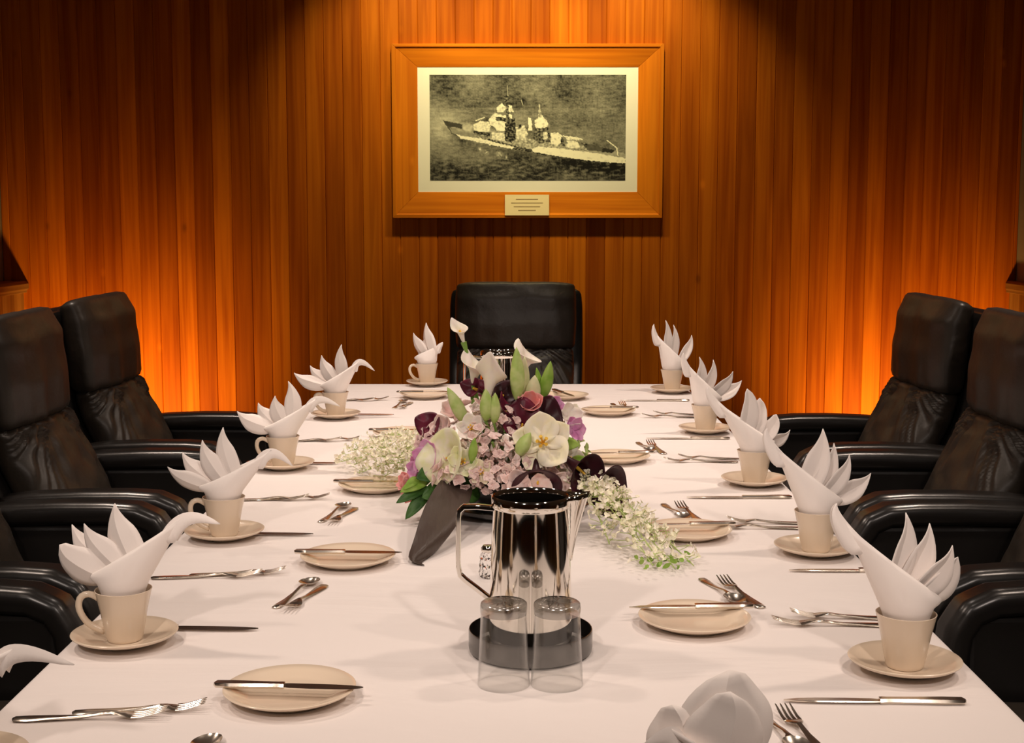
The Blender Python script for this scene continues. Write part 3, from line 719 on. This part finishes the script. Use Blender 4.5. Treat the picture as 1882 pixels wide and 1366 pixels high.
# ------------------------------------------------------------------ pitcher, tray, glasses, shaker
TRAYC = Vector((table_pt(975, 1197).x, table_pt(975, 1197).y, TH))
ty = MB().lathe([(0, .002), (.088, .002), (.0925, .004), (.0935, .010), (.0935, .034), (.0928, .0365), (.0918, .0365), (.0912, .034), (.0908, .010), (.087, .0065), (0, .0065)], 72).build('round_tray', M['dkmetal'], angle=40)
place(ty, TRAYC); tag(ty, 'round dark metal tray with upright rim under the steel pitcher', 'tray')
def make_pitcher(label, loc):
    t = thing('water_pitcher', label, 'pitcher', loc, 0, 'polished steel water pitchers')
    out = [(0, .001), (.056, .001), (.0610, .004), (.0630, .012), (.0625, .05), (.0605, .12), (.0575, .19), (.0555, .225), (.0560, .229), (.0575, .2315)]
    inn = [(.0575, .2335), (.0560, .2345), (.0540, .2325), (.0535, .225), (.0555, .19), (.059, .10), (.0605, .02), (.055, .006), (0, .005)]
    MB().lathe(out+inn, 96).build('body', M['steel'], t, angle=50)
    # rim band
    MB().lathe([(.0568, .216), (.0588, .219), (.0588, .232), (.0568, .2345)], 72).build('rim', M['steel'], t, angle=50)
    # spout: folded sheet standing off the right side
    rows = []
    for k in range(13):
        s = k/12; z = .135+.100*s; reach = .062-.005*s+.028*s**1.3; hw = .006+.016*s; r0 = .0590-.003*s
        rows.append([(math.sqrt(max(r0*r0-hw*hw, 0)), -hw, z), (r0+(reach-r0)*.55, -hw*.62, z+.001*s), (reach+.002*s, -hw*.16, z+.004*s), (reach+.003*s, 0, z+.005*s), (reach+.002*s, hw*.16, z+.004*s), (r0+(reach-r0)*.55, hw*.62, z+.001*s), (math.sqrt(max(r0*r0-hw*hw, 0)), hw, z)])
    MB().grid(rows).build('spout', M['steel'], t, angle=60, solid=.0015, solid_off=0)
    hp = [(-.056, .214), (-.080, .2165), (-.100, .216), (-.1065, .210), (-.108, .200), (-.1085, .160), (-.1085, .125), (-.106, .112), (-.098, .104), (-.080, .090), (-.0615, .075)]
    fine = []
    for i in range(len(hp)-1):
        for q in range(3): fine.append((hp[i][0]+(hp[i+1][0]-hp[i][0])*q/3, 0, hp[i][1]+(hp[i+1][1]-hp[i][1])*q/3))
    fine.append((hp[-1][0], 0, hp[-1][1])); rows = []
    for i, p in enumerate(fine):
        a, b = Vector(fine[max(0, i-1)]), Vector(fine[min(len(fine)-1, i+1)]); tt = (b-a).normalized(); nn = Vector((tt.z, 0, -tt.x)); p = Vector(p)
        rows.append([p+nn*x+Vector((0, y, 0)) for x, y in ((-.0035, -.006), (-.0022, -.0085), (.0022, -.0085), (.0035, -.006), (.0035, .006), (.0022, .0085), (-.0022, .0085), (-.0035, .006))])
    MB().grid(rows, close_u=True, cap=True).build('handle', M['steel'], t, angle=50)
    return t
make_pitcher('polished steel water pitcher with angular handle standing in the round tray', TRAYC+Vector((0, 0, .0065)))
P2 = Vector((-.040, 4.22, TH))
make_pitcher('polished steel water pitcher standing behind the flowers, only its top showing', P2)
def make_glass():
    o = MB().lathe([(.0322, .102), (.0330, .085), (.0345, .05), (.0362, .02), (.0372, .0010), (.0366, .0002), (.0360, .0010), (.0350, .02), (.0333, .05), (.0318, .085), (.0310, .100)], 64).build('tumbler', M['thin'], angle=40)
    MB().lathe([(0, .1035), (.020, .1030), (.0300, .1022), (.0322, .1022), (.0330, .106), (.0332, .113), (.0322, .1175), (.0300, .1192), (.020, .1196), (0, .1196)], 64).build('thick_foot', M['foot'], o, angle=40)
    return o
g = make_glass(); g1 = table_pt(926, 1258); g2 = table_pt(1016, 1258); g2.x = max(g2.x, g1.x+.0745)
def star_base(parent):    # cut star pattern pressed in the thick foot
    mb = MB()
    for k in range(16):
        a = 2*math.pi*k/16; c, s = math.cos(a), math.sin(a); c2, s2 = math.cos(a+.196), math.sin(a+.196); c0, s0 = math.cos(a-.196), math.sin(a-.196)
        mb.add([(0, 0, .1202), (c0*.016, s0*.016, .1200), (c*.028, s*.028, .1200), (c2*.016, s2*.016, .1200), (c*.014, s*.014, .1215)], [(0, 1, 4), (1, 2, 4), (2, 3, 4), (3, 0, 4)])
    return mb.build('cut_star', M['foot'], parent, smooth=False)
star_base(g)
place(g, g1); tag(g, 'upside-down clear glass tumbler in front of the tray, left of the pair', 'glass', 'upside-down tumblers in front of the pitcher')
gb = copy_tree(g); place(gb, g2); tag(gb, 'upside-down clear glass tumbler in front of the tray, right of the pair', 'glass', 'upside-down tumblers in front of the pitcher')
# crystal shaker
sh = thing('salt_shaker', 'small cut crystal salt shaker beside the pitcher handle', 'shaker', table_pt(897, 1062))
rows = []
for k, (r, z) in enumerate(((.012, 0), (.0165, .004), (.0175, .012), (.0150, .018), (.0170, .026), (.0145, .033), (.0160, .040), (.0125, .046), (.011, .048))):
    rows.append([((r*(1 if i % 2 else .88))*math.cos(2*math.pi*(i+.5*k)/20), (r*(1 if i % 2 else .88))*math.sin(2*math.pi*(i+.5*k)/20), z) for i in range(20)])
MB().grid(rows, close_u=True, cap=True).build('body', M['glass'], sh, smooth=False)
MB().lathe([(0, .0485), (.0115, .0485), (.0125, .050), (.0122, .056), (.009, .0605), (0, .0615)], 24).build('cap', M['steel'], sh)

# ------------------------------------------------------------------ flower arrangement
FC = Vector((.005, 2.98, TH))
FA = thing('flower_arrangement', 'centrepiece of white and burgundy calla lilies, pink blossoms and green buds', 'flowers', FC)
def fp(px, py, dy=0.0): return depth_pt(px, py, FC.y+dy)-FC
MB().lathe([(0, 0), (.10, 0), (.13, .004), (.168, .020), (.172, .026), (.168, .028), (.13, .014), (.10, .010), (0, .010)], 64).build('dish', M['dkmetal'], FA, angle=50)
MB().lathe([(0, .011), (.095, .011), (.105, .03), (.108, .07), (.095, .10), (.06, .115), (0, .118)], 40).build('flower_foam', M['black'], FA)
def frame_axes(d):
    d = Vector(d).normalized(); h = Vector((0, 0, 1)) if abs(d.z) < .9 else Vector((0, -1, 0)); a = d.cross(h).normalized(); return d, a, a.cross(d)
def stem_to(top, parent, r=.004, m='stem', root=None):
    root = Vector(root) if root is not None else Vector((top.x*.45, top.y*.45, .07)); mid = root.lerp(top, .5)+Vector((top.x*.06, 0, .012))
    pts = [root.lerp(mid, t).lerp(mid.lerp(top, t), t) for t in [k/7 for k in range(8)]]
    return MB().tube(pts, r, 8).build('stem', M[m], parent)
def calla(base, d, L, Rr, m, face=(0, -1, .2), stem=True, sr=.0045, open_=1.0):
    """base: throat bottom; d: axis; face: the side where the spathe opens lower"""
    d = Vector(d).normalized(); f = Vector(face); f = (f-d*f.dot(d)).normalized(); s = d.cross(f)
    rows = []; N = 28
    for k in range(15):
        t = k/14; row = []
        for i in range(N+1):
            th = -math.pi+2*math.pi*i/N    # th=0 is the back (tip), +-pi the open front
            back = ((1+math.cos(th))/2)
            ll = L*(.55+.28*back+.25*back**6)
            rr = Rr*(.13+.30*t+.57*open_*t**3.2)
            flare = Rr*.42*max(0, t-.72)/.28
            c = base+d*(ll*t-flare*.35*(1-back**5))
            rad = rr+flare*(.6+.4*(1-back))-Rr*.35*t**3*back**8
            spir = .10*Rr*t*(th/math.pi)
            row.append(c-f*math.cos(th)*rad*1.0+s*math.sin(th)*(rad+spir)+f*(-.25*Rr*t**4*back**4))
        rows.append(row)
    o = MB().grid(rows).build('calla_lily', M[m], FA, angle=180, solid=.0012, solid_off=0)
    MB().tube([base+d*L*.10, base+d*L*.34+f*.0, base+d*L*.56], [.0035, .0042, .002], 8).build('spadix', M['spadix'], o)
    if stem:
        root = Vector((base.x*.45, base.y*.45, .07)); pts = []
        ctrl = base-d*.06
        for k in range(9):
            t = k/8; pts.append(root*(1-t)**2+ctrl*2*t*(1-t)+(base+d*.004)*t*t)
        MB().tube(pts, [sr]*8+[sr*1.5], 8).build('stem', M['stem'], o)
    return o
def spindle(name, a, b, r, m, parent=None, ridges=3, bend=.0):
    a, b = Vector(a), Vector(b); d, s, u = frame_axes(b-a); L = (b-a).length; rows = []
    for k in range(13):
        t = k/12; rad = r*(math.sin(math.pi*t**.85)**.8 if 0 < t < 1 else 0)+.0006
        rows.append([a+d*L*t+s*(math.cos(2*math.pi*i/18)*rad*(1+.10*math.cos(ridges*2*math.pi*i/18)))+u*(math.sin(2*math.pi*i/18)*rad*(1+.10*math.cos(ridges*2*math.pi*i/18)))+s*bend*math.sin(math.pi*t) for i in range(18)])
    return MB().grid(rows, close_u=True, cap=True).build(name, M[m], parent or FA, angle=180)
def leafy(mb, a, b, w, up=(0, -1, .4), sag=0.0, n=9, fold=.25):
    a, b = Vector(a), Vector(b); ax = (b-a); L = ax.length; ax.normalize(); u = Vector(up); u = (u-ax*u.dot(ax)).normalized(); s = ax.cross(u); rows = []
    for k in range(n):
        t = k/(n-1); hw = w*(math.sin(math.pi*min(1, t*.92+.08))**.75 if t < 1 else 0)+.0003; c = a+ax*L*t+u*(sag*math.sin(math.pi*t))
        rows.append([c-s*hw+u*hw*fold, c-s*hw*.5+u*hw*fold*.4, c, c+s*hw*.5+u*hw*fold*.4, c+s*hw+u*hw*fold])
    mb.grid(rows)
def bloom(c, nrm, r, m, petals=6, name='blossom', wid=.42, cup=.45, core='spadix', stem=False, seed=0):
    c = Vector(c); n, a, b = frame_axes(nrm); mb = MB(); rr = random.Random(seed+int(c.x*1e4))
    for k in range(petals):
        an = 2*math.pi*k/petals+rr.random()*.3; q = a*math.cos(an)+b*math.sin(an); lift = cup*(.7+.6*rr.random())
        leafy(mb, c, c+q*r*math.cos(lift)+n*r*math.sin(lift), r*wid*(1 if k % 2 else .8), up=n, sag=-r*.12, fold=.3)
    o = mb.build(name, M[m], FA, angle=180, solid=.0009, solid_off=0)
    if core:
        cb_ = MB()
        for k in range(5):
            an = 2*math.pi*k/5; q = a*math.cos(an)+b*math.sin(an); cb_.tube([c+n*.002, c+q*r*.10+n*r*.28, c+q*r*.16+n*r*.38], [r*.03, r*.03, r*.06], 6)
        cb_.build('stamens', M[core], o)
    return o
def cluster(c, rad, m, n, s, seed, squash=(1, 1, 1), name='stock_blossom'):
    rr = random.Random(seed); mb = MB(); c = Vector(c)
    for k in range(n):
        z = 1-2*(k+.5)/n; ph = k*2.39996; q = math.sqrt(max(0, 1-z*z)); nv = Vector((q*math.cos(ph), q*math.sin(ph), z))
        if nv.y > .55: continue
        p = c+Vector((nv.x*rad*squash[0], nv.y*rad*squash[1], nv.z*rad*squash[2]))*(.85+.3*rr.random())
        nn, a, b = frame_axes(nv+Vector((rr.uniform(-.5, .5), rr.uniform(-.5, .3), rr.uniform(-.3, .6))))
        for j in range(5):
            an = 2*math.pi*j/5+rr.random(); qv = a*math.cos(an)+b*math.sin(an); ss = s*(.75+.5*rr.random())
            leafy(mb, p, p+qv*ss+nn*ss*.45, ss*.48, up=nn, n=5, fold=.5)
    o = mb.build(name, M[m], FA, angle=180, solid=.0006, solid_off=0)
    MB().tube([Vector((c.x*.45, c.y*.45, .08)), c*.8+Vector((0, 0, .02)), c+Vector((0, 0, rad*squash[2]*.6))], .003, 6).build('stem', M['stem'], o)
    return o
def leaf_part(a, b, w, m, up=(0, -1, .4), sag=.0, fold=.25, name='leaf'):
    mb = MB(); leafy(mb, a, b, w, up, sag, 13, fold); return mb.build(name, M[m], FA, angle=180, solid=.0009, solid_off=0)
# white calla lilies
calla(fp(853, 632, .02), (-.32, -.15, 1), .058, .017, 'calla_w', face=(.6, -.7, 0), open_=.5)
calla(fp(868, 712, .0), (.10, .1, 1), .078, .026, 'calla_w', face=(.75, -.6, .2), open_=.9)
calla(fp(894, 745, -.08), (.16, -.05, 1), .112, .030, 'calla_w', face=(.35, 1, 0), open_=.7)
calla(fp(960, 690, .10), (.20, .1, 1), .075, .026, 'calla_w', face=(.9, -.5, .2))
calla(fp(862, 845, -.12), (-1, -.45, .15), .095, .046, 'palegreen', face=(-.2, -1, .45))
calla(fp(905, 738, .05), (-.55, -.2, .7), .06, .018, 'calla_r', face=(0, -1, 0), open_=.5)
# burgundy calla lilies
calla(fp(889, 722, 0), (-.7, -.3, .35), .050, .020, 'calla_r', face=(0, -1, .2), open_=.6)
calla(fp(915, 745, -.03), (.45, -.4, .9), .052, .022, 'calla_d', face=(0, -1, .1))
calla(fp(806, 792, -.04), (-.7, -.5, .5), .050, .024, 'calla_r', face=(.2, -1, .1), open_=.8)
calla(fp(928, 792, -.06), (.06, -.3, 1), .085, .017, 'calla_r', face=(1, -.4, 0), open_=.4)
calla(fp(958, 812, -.06), (.05, -.5, 1), .085, .034, 'calla_r', face=(0, -1, .1))
calla(fp(985, 800, -.03), (.35, -.45, .9), .080, .032, 'calla_d', face=(0, -1, .1))
calla(fp(985, 842, -.15), (.05, -.55, -.75), .110, .040, 'calla_d', face=(0, -1, .5))
calla(fp(1035, 838, -.13), (.75, -.60, -.55), .120, .040, 'calla_d', face=(.2, -.8, .7), open_=.8)
calla(fp(1066, 862, -.13), (1, -.55, -.62), .130, .042, 'calla_d', face=(.3, -.8, .6), open_=.9)
# big cream lily on the right and smaller lilies
bloom(fp(998, 815, -.15), (-.1, -1, .35), .068, 'cream', 5, 'lily', .56, .22, seed=3)
bloom(fp(1035, 845, -.10), (.6, -.8, .1), .052, 'calla_w', 6, 'lily', .46, .35)
bloom(fp(886, 868, -.17), (-.1, -1, .3), .032, 'cream', 6, 'lily', .36, .5)
bloom(fp(868, 790, -.12), (-.2, -1, .6), .038, 'calla_w', 6, 'lily', .45, .6)
bloom(fp(850, 850, -.16), (.0, -1, .4), .040, 'palegreen', 6, 'lily', .46, .55)
# pink, coral and mauve blossoms
bloom(fp(790, 842, -.10), (-.8, -.8, .3), .044, 'mauve', 6, 'orchid_bloom', .52, .5, core=None)
bloom(fp(775, 862, -.08), (-.9, -.6, .1), .036, 'mauve', 6, 'orchid_bloom', .52, .7, core=None)
bloom(fp(1052, 790, -.02), (.7, -.8, .3), .033, 'mauve', 6, 'orchid_bloom', .55, .5, core=None)
bloom(fp(1013, 750, .0), (.3, -.8, .6), .032, 'mauve', 6, 'orchid_bloom', .55, .6, core=None)
bloom(fp(975, 745, -.05), (0, -.8, .7), .036, 'coral', 7, 'rose_bloom', .55, .8, core=None)
bloom(fp(1045, 765, .0), (.5, -.8, .5), .034, 'calla_w', 6, 'lily', .5, .5, core=None)
bloom(fp(750, 888, -.08), (-.9, -.5, .5), .028, 'coral', 7, 'rose_bloom', .55, .9, core=None)
bloom(fp(758, 908, -.10), (-.8, -.7, -.2), .026, 'coral', 7, 'rose_bloom', .55, .9, core=None)
bloom(fp(820, 790, -.06), (-.6, -.8, .5), .040, 'pink', 6, 'rose_bloom', .5, .7, core=None)
bloom(fp(838, 760, 0), (-.4, -.7, .7), .040, 'pink', 6, 'rose_bloom', .5, .7, core=None)
bloom(fp(990, 890, -.18), (.2, -1, .0), .034, 'pink', 6, 'rose_bloom', .5, .6, core=None)
bloom(fp(1020, 888, -.16), (.5, -1, .0), .034, 'pink', 6, 'rose_bloom', .5, .6, core=None)
bloom(fp(950, 885, -.19), (.1, -1, .1), .034, 'stock', 6, 'rose_bloom', .5, .6, core=None)
# stock and blush clusters
cluster(fp(880, 815, -.12), .030, 'stock', 24, .013, 1, (1, .8, 1.5))
cluster(fp(925, 800, -.08), .032, 'stock', 26, .013, 2, (1, .8, 1.5))
cluster(fp(905, 835, -.15), .030, 'stock', 24, .013, 3, (1.1, .8, 1.4))
cluster(fp(935, 850, -.15), .034, 'pink', 26, .013, 4, (1, .8, 1.2))
cluster(fp(848, 872, -.15), .034, 'stock', 26, .014, 5, (1.5, .8, .8))
cluster(fp(910, 880, -.17), .030, 'stock', 24, .012, 6, (1.3, .8, .9))
cluster(fp(845, 810, -.08), .036, 'pink', 26, .014, 7, (1.1, .8, 1.2))
for k, (x, y, dy, mt) in enumerate(((870, 765, -.04, 'pink'), (915, 770, -.05, 'stock'), (860, 840, -.12, 'calla_w'), (880, 850, -.13, 'stock'), (925, 828, -.12, 'calla_w'), (935, 880, -.16, 'pink'),
                                     (965, 870, -.15, 'stock'), (820, 855, -.10, 'pink'), (800, 810, -.05, 'stock'), (945, 790, -.05, 'pink'), (1030, 870, -.12, 'stock'), (890, 790, -.06, 'calla_w'))):
    cluster(fp(x, y, dy), .028, mt, 20, .014, 40+k, (1.1, .8, 1.0))
cluster(fp(1005, 775, .0), .030, 'calla_w', 22, .013, 8)
cluster(fp(1060, 830, -.02), .022, 'bud', 18, .011, 9)
cluster(fp(960, 760, .02), .034, 'stock', 24, .014, 10)
# green buds and leaves
def bud(a, b, r, m='bud', dy=0, dy2=None):
    o = spindle('lily_bud', fp(a[0], a[1], dy), fp(b[0], b[1], dy2 if dy2 is not None else dy-.01), r, m)
    A = fp(a[0], a[1], dy); MB().tube([Vector((A.x*.45, A.y*.45, .08)), A*.75+Vector((0, 0, .01)), A], .003, 6).build('stem', M['stem'], o)
bud((950, 740), (949, 638), .0155, dy=-.05); bud((962, 735), (964, 655), .011, 'palebud', dy=.0)
bud((858, 782), (822, 712), .0135, dy=-.08); bud((893, 775), (893, 715), .014, dy=-.12); bud((908, 780), (910, 722), .011, dy=-.12)
bud((975, 745), (983, 690), .016, 'palebud', dy=-.03)
bud((997, 735), (1012, 664), .013, 'green', dy=-.02); bud((995, 735), (986, 676), .008, 'green', dy=.0)
bud((950, 840), (975, 795), .014, 'bud', dy=-.17, dy2=-.17); bud((866, 850), (872, 805), .009, 'green', dy=-.17)
for a, b, w_, mt in (((790, 880), (735, 905), .014, 'green'), ((785, 895), (728, 925), .012, 'leafd'), ((790, 900), (745, 955), .014, 'leafd'), ((800, 870), (765, 880), .02, 'leafd'),
                     ((820, 900), (775, 915), .022, 'leafd'), ((880, 850), (872, 800), .012, 'green'), ((905, 850), (915, 815), .012, 'green'), ((1030, 820), (1066, 818), .016, 'green'),
                     ((1050, 845), (1090, 850), .009, 'green'), ((940, 860), (965, 800), .016, 'leafd'), ((880, 900), (830, 905), .03, 'leafd'), ((930, 905), (1000, 905), .03, 'leafd'),
                     ((770, 880), (742, 900), .010, 'green'), ((1040, 880), (1090, 900), .016, 'leafd')):
    leaf_part(fp(a[0], a[1], -.10), fp(b[0], b[1], -.14), w_, mt, sag=.008)
# long brown leaf folding forward onto the cloth
mb = MB(); rows = []
ctr = [((842, 885), -.13, 30), ((832, 908), -.20, 36), ((818, 934), -.26, 37), ((804, 962), -.33, 34), ((790, 990), -.39, 28), ((775, 1014), -.43, 21), ((763, 1029), -.455, 16), ((765, 1037), -.465, 9), ((780, 1043), -.475, 1)]
for i, ((x, y), dy, hw) in enumerate(ctr):
    rows.append([fp(x+hw*f*.95, y+hw*f*.28, dy-.012*(1-f*f)+.010*math.sin(f*3+i)) for f in (-1, -.75, -.5, -.25, 0, .25, .5, .75, 1)])
for r_ in rows:
    for p in r_: p.z = max(p.z, .002)
mb.grid(rows).build('brown_leaf', M['ribbon'], FA, angle=180, solid=.001, solid_off=0, sub=1)
# airy sprays lying on the cloth to both sides
def spray(ends, name, seed):
    rr = random.Random(seed); mb = MB(); st = MB()
    for (a, b, arch) in ends:
        a, b = Vector(a), Vector(b); mid = a.lerp(b, .5)+Vector((0, 0, arch)); L = (b-a).length
        pts = [a*(1-t)**2+mid*2*t*(1-t)+b*t*t for t in [k/10 for k in range(11)]]
        st.tube(pts, [.0012]*11, 5)
        for k in range(int(L*170)):
            t = rr.uniform(.12, 1); p = a*(1-t)**2+mid*2*t*(1-t)+b*t*t
            q = p+Vector((rr.gauss(0, .016), rr.gauss(0, .016), abs(rr.gauss(0, .010)))); q.z = max(q.z, .004)
            st.tube([p, q], .0006, 4, cap=False)
            nn, aa, bb = frame_axes(Vector((rr.uniform(-1, 1), rr.uniform(-1, .2), rr.uniform(.1, 1))))
            for j in range(4):
                an = 2*math.pi*j/4+rr.random(); qv = aa*math.cos(an)+bb*math.sin(an); s = rr.uniform(.0045, .009); e = q+qv*s+nn*s*.4; e.z = max(e.z, .002)
                leafy(mb, q, e, s*.45, up=nn, n=4, fold=.4)
    o = mb.build(name, M['spray'], FA, angle=180); o['kind'] = 'stuff'
    st.build('twigs', M['bud'], o, angle=180)
    return o
def tp(px, py, z=0): return table_pt(px, py, TH+z)-FC
A = Vector((-.13, -.02, .09))
spray([(A, tp(622, 850, .01), .05), (A, tp(640, 830, .02), .06), (A, tp(660, 870, .01), .05), (A, tp(680, 815, .03), .06), (A, tp(700, 880, .01), .05), (A, tp(720, 800, .04), .05), (A, tp(650, 855, .02), .07), (A, tp(690, 840, .03), .07)], 'white_spray', 3)
A = Vector((.12, -.08, .09))
spray([(A, tp(1275, 1040, .004), .04), (A, tp(1240, 1045, .006), .05), (A, tp(1200, 1040, .01), .05), (A, tp(1180, 1000, .02), .06), (A, tp(1235, 1010, .02), .06), (A, tp(1150, 960, .03), .07), (A, tp(1120, 1000, .01), .05), (A, tp(1210, 1030, .02), .06)], 'white_spray', 4)
gl = MB(); rr = random.Random(9)
for k in range(34):
    p = tp(rr.uniform(1165, 1278), rr.uniform(1020, 1045), rr.uniform(.003, .02)); leafy(gl, p, p+Vector((rr.uniform(-.014, .014), rr.uniform(-.014, .01), rr.uniform(0, .012))), .004, n=5)
o = gl.build('spray_leaves', M['green'], FA, angle=180); o['kind'] = 'stuff'
